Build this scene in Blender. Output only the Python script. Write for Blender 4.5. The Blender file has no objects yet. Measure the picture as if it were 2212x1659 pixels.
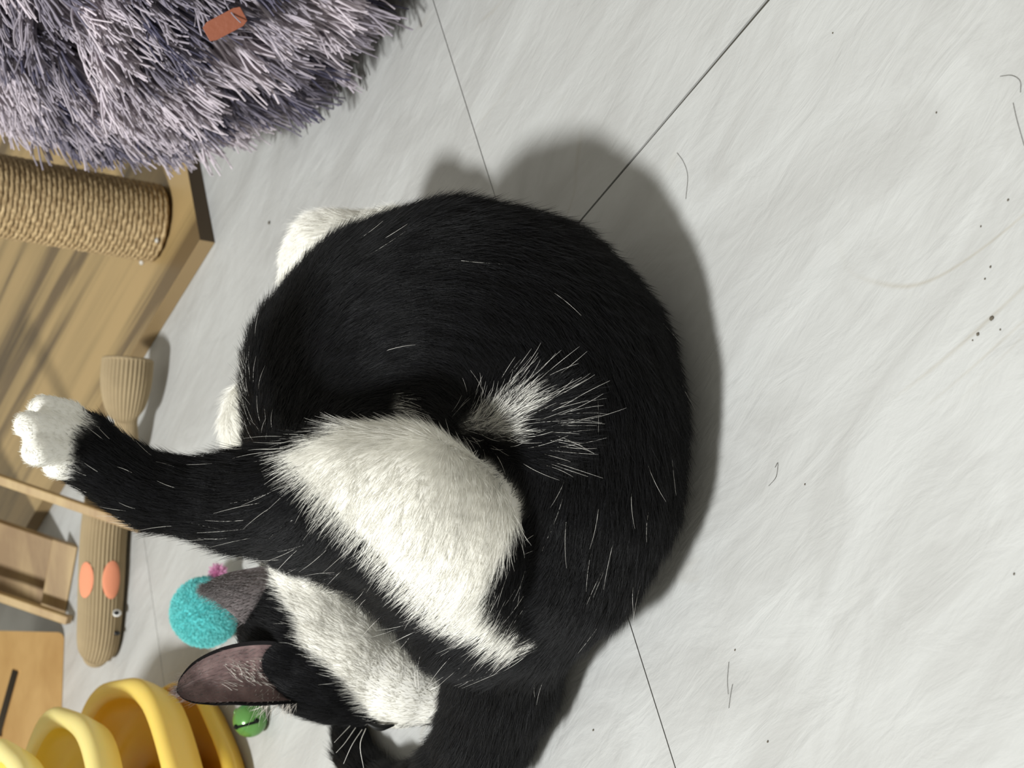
import bpy, bmesh, math, random
import numpy as np
from mathutils import Vector, Matrix

rng = np.random.default_rng(7)
random.seed(7)
scene = bpy.context.scene
C = scene.collection

# ---------------------------------------------------------------- camera
H = 0.54                                   # lens height above the floor, metres
FPX = 3405.0                               # focal length in pixels of the 2212 x 1659 frame
PITCH, ROLL = math.radians(33.557), math.radians(7.733)
CX, CY = 1106.0, 829.5
_d = np.array([0, math.cos(PITCH), -math.sin(PITCH)])
_u = np.array([0, math.sin(PITCH), math.cos(PITCH)])
_r = np.array([1.0, 0, 0])
_X = math.cos(ROLL) * -_u + math.sin(ROLL) * _r     # phone held sideways: picture-right is down
_Y = -math.sin(ROLL) * -_u + math.cos(ROLL) * _r
EYE = np.array([0, 0, H])

cam_data = bpy.data.cameras.new('camera')
cam = bpy.data.objects.new('camera', cam_data)
C.objects.link(cam)
cam_data.sensor_fit = 'HORIZONTAL'
cam_data.sensor_width = 36.0
cam_data.lens = 36.0 * FPX / 2212.0
cam_data.clip_start = 0.02
cam.matrix_world = Matrix(((_X[0], _Y[0], -_d[0], 0), (_X[1], _Y[1], -_d[1], 0), (_X[2], _Y[2], -_d[2], H), (0, 0, 0, 1)))
cam_data.dof.use_dof = True
cam_data.dof.focus_distance = 0.80
cam_data.dof.aperture_fstop = 17.0
scene.camera = cam

# ---------------------------------------------------------------- light
world = bpy.data.worlds.new('world')
scene.world = world
world.use_nodes = True
bg = world.node_tree.nodes['Background']
bg.inputs[0].default_value = (1.0, 0.97, 0.84, 1)
bg.inputs[1].default_value = 0.47

ld = bpy.data.lights.new('ceiling_lamp', 'AREA')
ld.shape = 'DISK'
ld.size = 0.34
ld.energy = 101
ld.color = (0.985, 1.0, 0.985)
lamp = bpy.data.objects.new('ceiling_lamp', ld)
C.objects.link(lamp)
lamp.location = (-1.12, -0.08, 2.45)
lamp.rotation_euler = (Vector((0.0, 0.8, 0)) - Vector(lamp.location)).to_track_quat('-Z', 'Y').to_euler()

vs = scene.view_settings
vs.view_transform = 'Standard'
vs.look = 'None'
vs.exposure = 0.0
vs.gamma = 1.0
vs.use_curve_mapping = False

# ---------------------------------------------------------------- helpers
def ray(px, py):
    return _d + _X * (px - CX) / FPX - _Y * (py - CY) / FPX

def at(px, py, z=None, Y=None):
    v = ray(px, py)
    t = (z - H) / v[2] if Y is None else Y / v[1]
    return EYE + v * t

def mpp(p):
    """metres per photo pixel at point p"""
    return float((np.asarray(p) - EYE) @ _d) / FPX

def proj(p):
    v = np.asarray(p) - EYE
    zz = v @ _d
    return np.stack([CX + FPX * (v @ _X) / zz, CY - FPX * (v @ _Y) / zz], -1)

def lin(r, g, b):
    f = lambda c: (c / 255 / 12.92) if c / 255 <= 0.04045 else ((c / 255 + 0.055) / 1.055) ** 2.4
    return (f(r), f(g), f(b), 1.0)

def tag(o, label=None, cat=None, group=None, kind=None):
    if label: o['label'] = label
    if cat: o['category'] = cat
    if group: o['group'] = group
    if kind: o['kind'] = kind
    return o

def empty(name, loc=(0, 0, 0)):
    o = bpy.data.objects.new(name, None)
    C.objects.link(o)
    o.location = loc
    o.empty_display_size = 0.02
    return o

def link(name, me, mat=None, parent=None, smooth=False):
    o = bpy.data.objects.new(name, me)
    C.objects.link(o)
    if mat: me.materials.append(mat)
    if smooth and len(me.polygons):
        me.polygons.foreach_set('use_smooth', np.ones(len(me.polygons), bool))
    if parent:
        o.parent = parent
        o.matrix_parent_inverse = Matrix.Translation(Vector(parent.location)).inverted() if not parent.parent else Matrix.Identity(4)
        if parent.parent:
            o.matrix_parent_inverse = Matrix.Translation(Vector(parent.location)).inverted() @ parent.matrix_parent_inverse.inverted() if False else (Matrix.Translation(Vector(parent.parent.location)) @ parent.matrix_parent_inverse @ Matrix.Translation(Vector(parent.location))).inverted()
    return o

def pymesh(name, V, F):
    me = bpy.data.meshes.new(name)
    me.from_pydata([tuple(map(float, v)) for v in V], [], [tuple(map(int, f)) for f in F])
    me.update()
    return me

def bm_mesh(name, bm):
    bmesh.ops.recalc_face_normals(bm, faces=bm.faces)
    me = bpy.data.meshes.new(name)
    bm.to_mesh(me)
    bm.free()
    return me

def prism(name, pts, ext, bevel=0.0, segs=2):
    """extrude the polygon pts (3-D, coplanar) by the vector ext"""
    bm = bmesh.new()
    a = [bm.verts.new(tuple(p)) for p in pts]
    b = [bm.verts.new(tuple(np.asarray(p) + ext)) for p in pts]
    n = len(pts)
    bm.faces.new(a); bm.faces.new(b[::-1])
    for i in range(n):
        bm.faces.new((a[i], b[i], b[(i + 1) % n], a[(i + 1) % n]))
    bmesh.ops.recalc_face_normals(bm, faces=bm.faces)
    if bevel:
        bmesh.ops.bevel(bm, geom=list(bm.edges), offset=bevel, segments=segs, affect='EDGES', profile=0.6)
    return bm_mesh(name, bm)

def catmull(P, n):
    P = np.asarray(P, float)
    Q = np.vstack([2 * P[0] - P[1], P, 2 * P[-1] - P[-2]])
    out = []
    m = len(P) - 1
    for s in np.linspace(0, m, n):
        i = min(int(s), m - 1); t = s - i
        p0, p1, p2, p3 = Q[i], Q[i + 1], Q[i + 2], Q[i + 3]
        out.append(0.5 * (2 * p1 + (p2 - p0) * t + (2 * p0 - 5 * p1 + 4 * p2 - p3) * t * t + (3 * p1 - p0 - 3 * p2 + p3) * t ** 3))
    return np.array(out)

def frames(path):
    T = np.gradient(path, axis=0)
    T /= np.linalg.norm(T, axis=1)[:, None]
    up = np.array([0, 0, 1.0])
    S = np.cross(T, up); S /= np.linalg.norm(S, axis=1)[:, None] + 1e-9
    U = np.cross(S, T)
    return T, S, U

def tube(name, path, rad, nseg=12, caps=True, rfun=None, rv=None):
    """sweep; rad sideways, rv upward (defaults to rad); rfun(i, phi) multiplies"""
    path = np.asarray(path, float)
    n = len(path)
    rad = np.broadcast_to(rad, (n,))
    rv = rad if rv is None else np.broadcast_to(rv, (n,))
    T, S, U = frames(path)
    ph = np.arange(nseg) * 2 * math.pi / nseg
    V = []
    for i in range(n):
        m = rfun(i, ph) if rfun else 1.0
        V.append(path[i] + (S[i][None] * (np.cos(ph) * rad[i] * m)[:, None] + U[i][None] * (np.sin(ph) * rv[i] * m)[:, None]))
    V = np.concatenate(V)
    F = []
    for i in range(n - 1):
        for j in range(nseg):
            k = (j + 1) % nseg
            F.append((i * nseg + j, i * nseg + k, (i + 1) * nseg + k, (i + 1) * nseg + j))
    if caps:
        F.append(tuple(range(nseg))[::-1]); F.append(tuple(range((n - 1) * nseg, n * nseg)))
    return pymesh(name, V, F)

def lathe(name, prof, center, nseg=64, rmod=None, close=False):
    prof = np.asarray(prof, float)
    th = np.arange(nseg) * 2 * math.pi / nseg
    V = []
    for r, z in prof:
        m = np.ones(nseg) if rmod is None else rmod(th, r, z)
        V.append(np.stack([center[0] + r * m * np.cos(th), center[1] + r * m * np.sin(th), np.full(nseg, center[2] + z)], -1))
    V = np.concatenate(V)
    F = []
    n = len(prof)
    for i in range(n if close else n - 1):
        a, b = i, (i + 1) % n
        for j in range(nseg):
            k = (j + 1) % nseg
            F.append((a * nseg + j, a * nseg + k, b * nseg + k, b * nseg + j))
    if not close:
        F.append(tuple(range(nseg))[::-1]); F.append(tuple(range((n - 1) * nseg, n * nseg)))
    me = pymesh(name, V, F)
    bm = bmesh.new(); bm.from_mesh(me); bmesh.ops.recalc_face_normals(bm, faces=bm.faces); bm.to_mesh(me); bm.free()
    return me

def ellipsoid(name, c, r, seg=24, rings=14, rot=None, noise=0):
    bm = bmesh.new()
    bmesh.ops.create_uvsphere(bm, u_segments=seg, v_segments=rings, radius=1)
    M = Matrix.Translation(Vector(c)) @ (rot.to_4x4() if rot else Matrix.Identity(4)) @ Matrix.Diagonal((*r, 1))
    for v in bm.verts:
        if noise: v.co *= 1 + noise * random.uniform(-1, 1)
        v.co = M @ v.co
    return bm_mesh(name, bm)

def hair_object(name, roots, dirs, length, mat, parent, rad, color, npts=5, droop=0.0, curl=0.0, grav=(0, 0, -1), tip=0.15, wave=0.0):
    """strands as a curves object: roots (N,3), dirs (N,3), length (N,), color (N,3)"""
    N = len(roots)
    hc = bpy.data.hair_curves.new(name)
    hc.add_curves([npts] * N)
    s = np.linspace(0, 1, npts)
    side = np.cross(dirs, rng.normal(size=(N, 3)))
    side /= np.linalg.norm(side, axis=1)[:, None] + 1e-9
    wv_ = np.sin(s[None] * 6.0 + rng.uniform(0, 6.28, (N, 1))) * wave
    P = (side[:, None, :] * (wv_ * length[:, None] * s[None])[..., None] + roots[:, None, :] + dirs[:, None, :] * (length[:, None] * s[None])[..., None]
         + np.asarray(grav, float)[None, None, :] * (droop * length[:, None] * s[None] ** 2)[..., None]
         + side[:, None, :] * (curl * length[:, None] * (s[None] ** 2))[..., None])
    hc.position_data.foreach_set('vector', P.astype(np.float32).ravel())
    ra = hc.attributes.new('radius', 'FLOAT', 'POINT')
    rr = np.asarray(rad, float)
    rr = np.full(N, rr) if rr.ndim == 0 else rr
    ra.data.foreach_set('value', (rr[:, None] * (1 - (1 - tip) * s[None] ** 1.5)).astype(np.float32).ravel())
    ca = hc.attributes.new('tint', 'FLOAT_COLOR', 'CURVE')
    col = np.ones((N, 4), np.float32); col[:, :3] = color
    ca.data.foreach_set('color', col.ravel())
    o = bpy.data.objects.new(name, hc)
    C.objects.link(o)
    hc.materials.append(mat)
    if parent:
        o.parent = parent
        o.matrix_parent_inverse = Matrix.Translation(Vector(parent.location)).inverted()
    o['kind'] = 'stuff'
    return o

# ---------------------------------------------------------------- materials
def new_mat(name):
    m = bpy.data.materials.new(name)
    m.use_nodes = True
    nt = m.node_tree
    return m, nt, nt.nodes['Principled BSDF']

def N(nt, t, **kw):
    n = nt.nodes.new(t)
    for k, v in kw.items():
        if k.startswith('i_'):
            n.inputs[k[2:].replace('_', ' ')].default_value = v
        else:
            setattr(n, k, v)
    return n

def plain(name, col, rough=0.5, spec=0.5, bump=None, var=0.0, vscale=30, **kw):
    m, nt, b = new_mat(name)
    b.inputs['Base Color'].default_value = col
    b.inputs['Roughness'].default_value = rough
    b.inputs['Specular IOR Level'].default_value = spec
    for k, v in kw.items(): b.inputs[k.replace('_', ' ')].default_value = v
    tc = N(nt, 'ShaderNodeTexCoord')
    if var:
        no = N(nt, 'ShaderNodeTexNoise', i_Scale=vscale, i_Detail=4.0)
        nt.links.new(tc.outputs['Object'], no.inputs['Vector'])
        mx = N(nt, 'ShaderNodeMixRGB')
        mx.inputs[1].default_value = tuple(c * (1 - var) for c in col[:3]) + (1,)
        mx.inputs[2].default_value = tuple(min(1, c * (1 + var)) for c in col[:3]) + (1,)
        nt.links.new(no.outputs[0], mx.inputs[0]); nt.links.new(mx.outputs[0], b.inputs['Base Color'])
    if bump:
        no = N(nt, 'ShaderNodeTexNoise', i_Scale=bump[0], i_Detail=3.0)
        nt.links.new(tc.outputs['Object'], no.inputs['Vector'])
        bp = N(nt, 'ShaderNodeBump', i_Strength=bump[1], i_Distance=bump[2])
        nt.links.new(no.outputs[0], bp.inputs['Height']); nt.links.new(bp.outputs[0], b.inputs['Normal'])
    return m

def wood(name, cols, direction, scale=1.0, rough=0.45, contrast=(0.3, 0.7)):
    """grain stretched along a world-plane direction (angle in radians about Z)"""
    m, nt, b = new_mat(name)
    tc = N(nt, 'ShaderNodeTexCoord')
    mp = N(nt, 'ShaderNodeMapping')
    mp.inputs['Rotation'].default_value = (0, 0, -direction)
    nt.links.new(tc.outputs['Object'], mp.inputs['Vector'])
    mp2 = N(nt, 'ShaderNodeMapping')
    mp2.inputs['Scale'].default_value = (1.6 * scale, 26 * scale, 26 * scale)
    nt.links.new(mp.outputs[0], mp2.inputs['Vector'])
    n1 = N(nt, 'ShaderNodeTexNoise', i_Scale=1.0, i_Detail=3.0, i_Roughness=0.5, i_Distortion=0.6)
    nt.links.new(mp2.outputs[0], n1.inputs['Vector'])
    mp3 = N(nt, 'ShaderNodeMapping')
    mp3.inputs['Scale'].default_value = (6 * scale, 220 * scale, 220 * scale)
    nt.links.new(mp.outputs[0], mp3.inputs['Vector'])
    n2 = N(nt, 'ShaderNodeTexNoise', i_Scale=1.0, i_Detail=4.0)
    nt.links.new(mp3.outputs[0], n2.inputs['Vector'])
    ad = N(nt, 'ShaderNodeMath', operation='MULTIPLY_ADD')
    ad.inputs[1].default_value = 0.16
    nt.links.new(n2.outputs[0], ad.inputs[0]); nt.links.new(n1.outputs[0], ad.inputs[2])
    cr = N(nt, 'ShaderNodeValToRGB')
    e = cr.color_ramp.elements
    e[0].position, e[0].color = contrast[0] + 0.08, cols[0]
    e[1].position, e[1].color = contrast[1] + 0.08, cols[-1]
    if len(cols) == 3:
        x = e.new(sum(contrast) / 2 + 0.08); x.color = cols[1]
    nt.links.new(ad.outputs[0], cr.inputs[0]); nt.links.new(cr.outputs[0], b.inputs['Base Color'])
    b.inputs['Roughness'].default_value = rough
    return m

def hair_mat(name, rough=0.45, spec=0.4, trans=0.0):
    m, nt, b = new_mat(name)
    a = N(nt, 'ShaderNodeAttribute', attribute_name='tint')
    nt.links.new(a.outputs['Color'], b.inputs['Base Color'])
    b.inputs['Roughness'].default_value = rough
    b.inputs['Specular IOR Level'].default_value = spec
    return m

# ---------------------------------------------------------------- floor of 60 cm tiles
TA = math.radians(39.3)                                    # direction of one set of joints
TT = np.array([math.cos(TA), math.sin(TA), 0])
TN = np.array([-math.sin(TA), math.cos(TA), 0])
N0, T0, TILE = 1.098 * H, 1.043 * H, 0.60

def floor_material():
    m, nt, b = new_mat('pale_stone_tile')
    tc = N(nt, 'ShaderNodeTexCoord')
    oi = N(nt, 'ShaderNodeObjectInfo')
    ge = N(nt, 'ShaderNodeNewGeometry')
    off = N(nt, 'ShaderNodeVectorMath', operation='ADD')
    sc = N(nt, 'ShaderNodeMath', operation='MULTIPLY'); sc.inputs[1].default_value = 7.0
    nt.links.new(oi.outputs['Random'], sc.inputs[0])
    nt.links.new(ge.outputs['Position'], off.inputs[0]); nt.links.new(sc.outputs[0], off.inputs[1])
    rot = N(nt, 'ShaderNodeMapping'); rot.inputs['Rotation'].default_value = (0, 0, -(TA + math.pi / 2 + 0.12))
    nt.links.new(off.outputs[0], rot.inputs['Vector'])
    def noise(sx, sy, detail=4.0, rough=0.55, dist=0.0):
        mp = N(nt, 'ShaderNodeMapping'); mp.inputs['Scale'].default_value = (sx, sy, 1)
        nt.links.new(rot.outputs[0], mp.inputs['Vector'])
        no = N(nt, 'ShaderNodeTexNoise', i_Scale=1.0, i_Detail=detail, i_Roughness=rough, i_Distortion=dist)
        nt.links.new(mp.outputs[0], no.inputs['Vector'])
        return no.outputs[0]
    # broad clouds of two whites
    cr = N(nt, 'ShaderNodeValToRGB')
    cr.color_ramp.elements[0].position, cr.color_ramp.elements[0].color = 0.36, (0.400, 0.400, 0.392, 1)
    cr.color_ramp.elements[1].position, cr.color_ramp.elements[1].color = 0.62, (0.462, 0.466, 0.460, 1)
    nt.links.new(noise(7, 16, 4.0, 0.6, 1.2), cr.inputs[0])
    # thin beige veins where a distorted noise crosses its middle value
    v = noise(1.7, 6.5, 3.0, 0.5, 1.0)
    s1 = N(nt, 'ShaderNodeMath', operation='SUBTRACT'); s1.inputs[1].default_value = 0.5
    s2 = N(nt, 'ShaderNodeMath', operation='ABSOLUTE')
    nt.links.new(v, s1.inputs[0]); nt.links.new(s1.outputs[0], s2.inputs[0])
    vr = N(nt, 'ShaderNodeMapRange'); vr.inputs['From Min'].default_value = 0.0; vr.inputs['From Max'].default_value = 0.007
    vr.inputs['To Min'].default_value = 1.0; vr.inputs['To Max'].default_value = 0.0
    nt.links.new(s2.outputs[0], vr.inputs['Value'])
    gate = N(nt, 'ShaderNodeMapRange'); gate.inputs['From Min'].default_value = 0.52; gate.inputs['From Max'].default_value = 0.66
    nt.links.new(noise(9, 9, 2.0), gate.inputs['Value'])
    mu = N(nt, 'ShaderNodeMath', operation='MULTIPLY'); mu.use_clamp = True
    nt.links.new(vr.outputs[0], mu.inputs[0]); nt.links.new(gate.outputs[0], mu.inputs[1])
    mu2 = N(nt, 'ShaderNodeMath', operation='MULTIPLY'); mu2.inputs[1].default_value = 0.42
    nt.links.new(mu.outputs[0], mu2.inputs[0])
    mx = N(nt, 'ShaderNodeMixRGB'); mx.inputs[2].default_value = (0.31, 0.275, 0.21, 1)
    nt.links.new(mu2.outputs[0], mx.inputs[0]); nt.links.new(cr.outputs[0], mx.inputs[1])
    nt.links.new(mx.outputs[0], b.inputs['Base Color'])
    # slate-like relief running along the tile
    r1 = noise(22, 60, 5.0, 0.55, 0.8)
    r2 = noise(120, 260, 3.0, 0.5, 0.3)
    ad = N(nt, 'ShaderNodeMath', operation='MULTIPLY_ADD'); ad.inputs[1].default_value = 0.22
    nt.links.new(r2, ad.inputs[0]); nt.links.new(r1, ad.inputs[2])
    bp = N(nt, 'ShaderNodeBump', i_Strength=0.34, i_Distance=0.004)
    nt.links.new(ad.outputs[0], bp.inputs['Height']); nt.links.new(bp.outputs[0], b.inputs['Normal'])
    b.inputs['Roughness'].default_value = 0.55
    b.inputs['Specular IOR Level'].default_value = 0.28
    return m

M_tile = floor_material()
M_grout = plain('dark_joint', lin(70, 68, 62), 0.9, 0.1, var=0.2)
M_grout_thin = M_grout

fp = [TN * (N0 + i * TILE) + TT * (T0 + j * TILE) for i, j in ((-3, -3), (3, -3), (3, 4), (-3, 4))]
floor = link('floor', prism('floor', [p + np.array([0, 0, -0.0012]) for p in fp], np.array([0, 0, -0.03])), M_grout)
tag(floor, 'pale white stone-look tile floor with thin dark joints', kind='structure')
for i in range(-2, 4):
    for j in range(-3, 4):
        n0, t0 = N0 + (i - 1) * TILE, T0 + j * TILE
        g = 0.0004
        near_wedge = (i == 0 and j == -1)                    # this tile has shifted: its joint opens like a wedge
        c = [(n0 + g, t0 + g), (n0 + TILE - g, t0 + g), (n0 + TILE - g, t0 + TILE - g), (n0 + g, t0 + TILE - g)]
        if (i, j) == (1, 0): pass
        if (i, j) == (0 + 0, -1) or near_wedge:
            c[2] = (n0 + TILE - g, t0 + TILE - 0.0004)
            c[3] = (n0 + g, t0 + TILE - 0.0048)
        pts = [TN * a + TT * b_ + np.array([0, 0, -0.0012]) for a, b_ in c]
        bm = bmesh.new()
        lo = [bm.verts.new(tuple(p)) for p in pts]
        hi = [bm.verts.new(tuple(p + np.array([0, 0, 0.0012]))) for p in pts]
        bm.faces.new(hi)
        for k in range(4): bm.faces.new((lo[k], lo[(k + 1) % 4], hi[(k + 1) % 4], hi[k]))
        link('tile', bm_mesh('tile', bm), M_tile, floor)

# the far wall, beyond the picture
M_wall = plain('white_plaster', (0.62, 0.60, 0.55, 1), 0.9, 0.2, bump=(40, .1, .002), var=.03)
wq = [TN * (N0 + 2.9 * TILE) + TT * (T0 - 2.9 * TILE), TN * (N0 + 2.9 * TILE) + TT * (T0 + 3.9 * TILE)]
wall = link('wall_back', prism('wall_back', [wq[0], wq[1], wq[1] + np.array([0, 0, 2.6]), wq[0] + np.array([0, 0, 2.6])], TN * 0.08), M_wall)
tag(wall, 'plain pale plaster wall behind the cat tree', kind='structure')

# ---------------------------------------------------------------- cat tree: base board and sisal post
M_wood = wood('striped_beech_laminate', [lin(100, 82, 56), lin(152, 129, 88), lin(168, 142, 98)], TA + math.pi / 2, 1.0, 0.4, (0.36, 0.56))
M_edge = plain('edge_band', lin(140, 118, 84), 0.5, 0.4, var=0.08)
M_edge_dark = plain('edge_darker', lin(82, 68, 50), 0.55, 0.3, var=0.08)
c0 = at(465, 524, z=0)
BT = 0.0145
tree = empty('cat_tree', tuple(c0))
tag(tree, 'wooden cat tree base board carrying an upright sisal rope scratching post', 'cat tree')
bp4 = [c0, c0 + TT * 0.60, c0 + TT * 0.60 + TN * 0.72, c0 + TN * 0.72]
board = link('base_board', prism('base_board', bp4, np.array([0, 0, BT]), 0.0008), M_wood, tree)
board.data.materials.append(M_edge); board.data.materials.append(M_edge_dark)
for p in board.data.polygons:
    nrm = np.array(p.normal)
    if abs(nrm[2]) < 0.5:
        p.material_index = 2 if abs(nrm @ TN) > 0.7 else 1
# the edge towards the bed and the one opposite get a darker tone
pc = at(342, 484, z=BT)
PR = 0.0345
M_core = plain('post_core', lin(90, 70, 45), 0.9, 0.1, var=0.1)
post = link('post', lathe('post', [(PR - 0.002, 0), (PR - 0.002, 0.5)], (pc[0], pc[1], BT), 32), M_core, tree)
def rope_material():
    m, nt, b = new_mat('sisal_rope')
    tc = N(nt, 'ShaderNodeTexCoord')
    no = N(nt, 'ShaderNodeTexNoise', i_Scale=260.0, i_Detail=4.0)
    nt.links.new(tc.outputs['Object'], no.inputs['Vector'])
    cr = N(nt, 'ShaderNodeValToRGB')
    cr.color_ramp.elements[0].position, cr.color_ramp.elements[0].color = 0.3, lin(134, 110, 76)
    cr.color_ramp.elements[1].position, cr.color_ramp.elements[1].color = 0.68, lin(196, 172, 132)
    nt.links.new(no.outputs[0], cr.inputs[0]); nt.links.new(cr.outputs[0], b.inputs['Base Color'])
    b.inputs['Roughness'].default_value = 0.7
    b.inputs['Specular IOR Level'].default_value = 0.25
    return m
M_rope = rope_material()
PIT, STEPS, TURNS = 0.0047, 72, 92
k = np.arange(STEPS * TURNS)
th = k * 2 * math.pi / STEPS
hz = BT + 0.0028 + PIT * k / STEPS
cen = np.stack([pc[0] + PR * np.cos(th), pc[1] + PR * np.sin(th), hz], -1)
rad_dir = np.stack([np.cos(th), np.sin(th), 0 * th], -1)
zdir = np.array([0, 0, 1.0])
RS = 9
Vr = []
for q in range(RS):
    ang = q * 2 * math.pi / RS
    tw = ang - th * PR / 0.0062                               # the lay of the three strands
    rr = 0.00245 * (1 + 0.20 * np.cos(3 * tw))
    Vr.append(cen + rad_dir * (math.cos(ang) * rr)[:, None] + zdir * (math.sin(ang) * rr)[:, None])
Vr = np.stack(Vr, 1).reshape(-1, 3)
Fr = []
K = len(k)
for a in range(K - 1):
    for q in range(RS):
        Fr.append((a * RS + q, a * RS + (q + 1) % RS, (a + 1) * RS + (q + 1) % RS, (a + 1) * RS + q))
link('rope', pymesh('rope', Vr, Fr), M_rope, tree, True)
M_glue = plain('hot_glue', (0.8, 0.78, 0.72, 1), 0.25, 0.5, Transmission_Weight=0.4)
def post_surface(px, py):
    v = ray(px, py); o = EYE[:2] - pc[:2]; a = v[:2] @ v[:2]; b = 2 * o @ v[:2]; cc = o @ o - (PR + 0.0025) ** 2
    disc = max(b * b - 4 * a * cc, 0)
    return EYE + v * ((-b - math.sqrt(disc)) / (2 * a))
for (px, py, rr) in ((339, 519, .0022), (306, 566, .0026), (372, 405, .003), (376, 418, .0024)):
    p = post_surface(px, py)
    link('glue_drop', ellipsoid('glue_drop', p, (rr * 1.2, rr, rr * .8), 12, 8, noise=.08), M_glue, tree, True)

# ---------------------------------------------------------------- shaggy plush bed
bed_c = np.array([0.455, 1.185, 0.0])
bed = empty('plush_bed', tuple(bed_c))
tag(bed, 'round shaggy grey plush pet bed standing in front of the sisal post', 'pet bed')
BR, BA, BB = 0.180, 0.095, 0.140
M_bedcore = plain('bed_cloth', lin(62, 60, 70), 0.9, 0.1, var=0.2)
prof = []
for a in np.linspace(0, 2 * math.pi, 28, endpoint=False):
    zz_ = BB + BB * math.sin(a) * (0.98 if math.sin(a) > 0 else 0.96)
    prof.append((BR + BA * math.cos(a) + 0.17 * max(zz_ - 0.06, 0), zz_))
link('rim', lathe('rim', prof, tuple(bed_c), 64, close=True), M_bedcore, bed, True)
link('cushion', lathe('cushion', [(0.0005, 0.07), (0.08, 0.07), (0.13, 0.06), (0.14, 0.03), (0.13, 0.006), (0.0005, 0.006)], tuple(bed_c), 48), M_bedcore, bed, True)
M_shag = hair_mat('shag_pile', 0.9, 0.05)
def shag(n_tufts, per):
    ph = np.concatenate([rng.uniform(math.pi * 0.62, math.pi * 1.62, 3600), rng.uniform(math.pi * 1.62, math.pi * 2.62, n_tufts - 3600)])
    a = rng.uniform(-1.15, 2.9, n_tufts)
    R0, D0, L0, C0 = [], [], [], []
    for p_, a_ in zip(ph, a):
        out = np.array([math.cos(p_), math.sin(p_), 0])
        nrm = out * math.cos(a_) * 1.1 + np.array([0, 0, 1]) * math.sin(a_) * 0.9
        zz_ = BB + BB * math.sin(a_)
        root = bed_c + out * (BR + BA * math.cos(a_) + 0.17 * max(zz_ - 0.06, 0)) + np.array([0, 0, zz_])
        tang = out * math.sin(a_) - np.array([0, 0, 1]) * math.cos(a_)
        base = nrm * 0.55 + tang * 0.75 + rng.normal(0, 0.28, 3)
        L = rng.uniform(0.030, 0.050)
        t = rng.random() ** 0.8
        # two-tone pile: lilac grey tips with slate tufts
        tone = 0.5 + 0.5 * math.sin(9 * p_ + 2.5 * math.sin(5 * a_)) + rng.normal(0, .25)
        c1 = np.array(lin(206, 196, 204)[:3]); c2 = np.array(lin(80, 78, 96)[:3])
        w = min(max(tone * 0.75 + 0.25 * t, 0), 1)
        colr = c2 * (1 - w) + c1 * w
        for _ in range(per):
            R0.append(root + rng.normal(0, 0.0020, 3)); d_ = base + rng.normal(0, 0.075, 3); D0.append(d_ / np.linalg.norm(d_))
            L0.append(L * rng.uniform(0.85, 1.05)); C0.append(colr * rng.uniform(0.85, 1.15))
    return map(np.array, (R0, D0, L0, C0))
r_, d__, l_, c_ = shag(6000, 11)
low = r_[:, 2] + d__[:, 2] * l_ - 0.25 * l_ < 0.004
keep = ~low
hair_object('pile', r_[keep], d__[keep], l_[keep], M_shag, bed, rng.uniform(0.0006, 0.0012, keep.sum()), c_[keep], npts=8, droop=0.30, curl=0.16, tip=0.6, wave=0.07)
M_leather = plain('tan_leather', lin(136, 76, 52), 0.55, 0.4, bump=(300, .3, .001), var=.12)
tp = at(486, 52, Y=0.962)
ex = (at(520, 34, Y=0.957) - at(452, 70, Y=0.967)); ex /= np.linalg.norm(ex)
nz = EYE - tp; nz /= np.linalg.norm(nz)
ey = np.cross(nz, ex); ey /= np.linalg.norm(ey)
tagpts = [tp + ex * a * 0.0138 + ey * b_ * 0.0064 for a, b_ in ((-1, -.8), (-.7, -1), (.7, -1), (1, -.7), (1, .8), (.7, 1), (-.7, 1), (-1, .7))]
tgo = link('label_tag', prism('label_tag', tagpts, -nz * 0.0015, 0.0003), M_leather, bed)
tgo['label'] = 'small brown leather tag'

# ---------------------------------------------------------------- ribbed sock toy
M_sock = plain('brown_rib_knit', lin(160, 143, 114), 0.95, 0.1, bump=(900, .4, .0006), var=0.10, vscale=90)
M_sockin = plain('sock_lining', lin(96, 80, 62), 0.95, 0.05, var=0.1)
M_peach = plain('peach_felt', lin(226, 148, 116), 0.95, 0.05, bump=(1500, .3, .0004), var=.06)
M_white = plain('white_plastic', (0.85, 0.85, 0.83, 1), 0.25, 0.5)
M_black = plain('black_plastic', (0.008, 0.008, 0.009, 1), 0.3, 0.5)
sock_px = [(276, 778, .0375), (272, 830, .037), (270, 880, .034), (272, 905, .030), (268, 950, .026), (252, 1010, .022), (234, 1080, .021), (225, 1150, .021), (220, 1240, .021), (216, 1330, .020), (212, 1385, .019), (208, 1412, .016)]
sp = catmull([at(a, b_, z=c) for a, b_, c in sock_px], 90)
rad_px = catmull([[w, 0, 0] for w in (53, 52, 41, 24, 30, 46, 54, 54, 53, 51, 46, 30)], 90)[:, 0]
srad = np.array([rp * mpp(p) for rp, p in zip(rad_px, sp)])
sock = empty('sock_toy', tuple(at(240, 1150, z=0)))
tag(sock, 'long brown ribbed knit sock toy with peach cheeks and a round eye', 'cat toy')
RIB = 36
def ribs(i, ph):
    f = 1 + 0.042 * np.cos(RIB * ph)
    return f
link('body', tube('body', sp, srad, RIB * 6, caps=False, rfun=ribs, rv=np.minimum(srad, sp[:, 2] - 0.0005)), M_sock, sock, True)
sT, sS, sU = frames(sp)
endc = ellipsoid('toe_end', sp[-1], (srad[-1] * 1.02, srad[-1] * .6, min(srad[-1], sp[-1][2] - .001)), 24, 12)
link('toe_end', endc, M_sock, sock, True)
link('cuff_lining', tube('cuff_lining', sp[:12] + sT[:12] * 0.0005, srad[:12] * 0.86, 40, caps=False, rv=srad[:12] * 0.86), M_sockin, sock, True)
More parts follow.
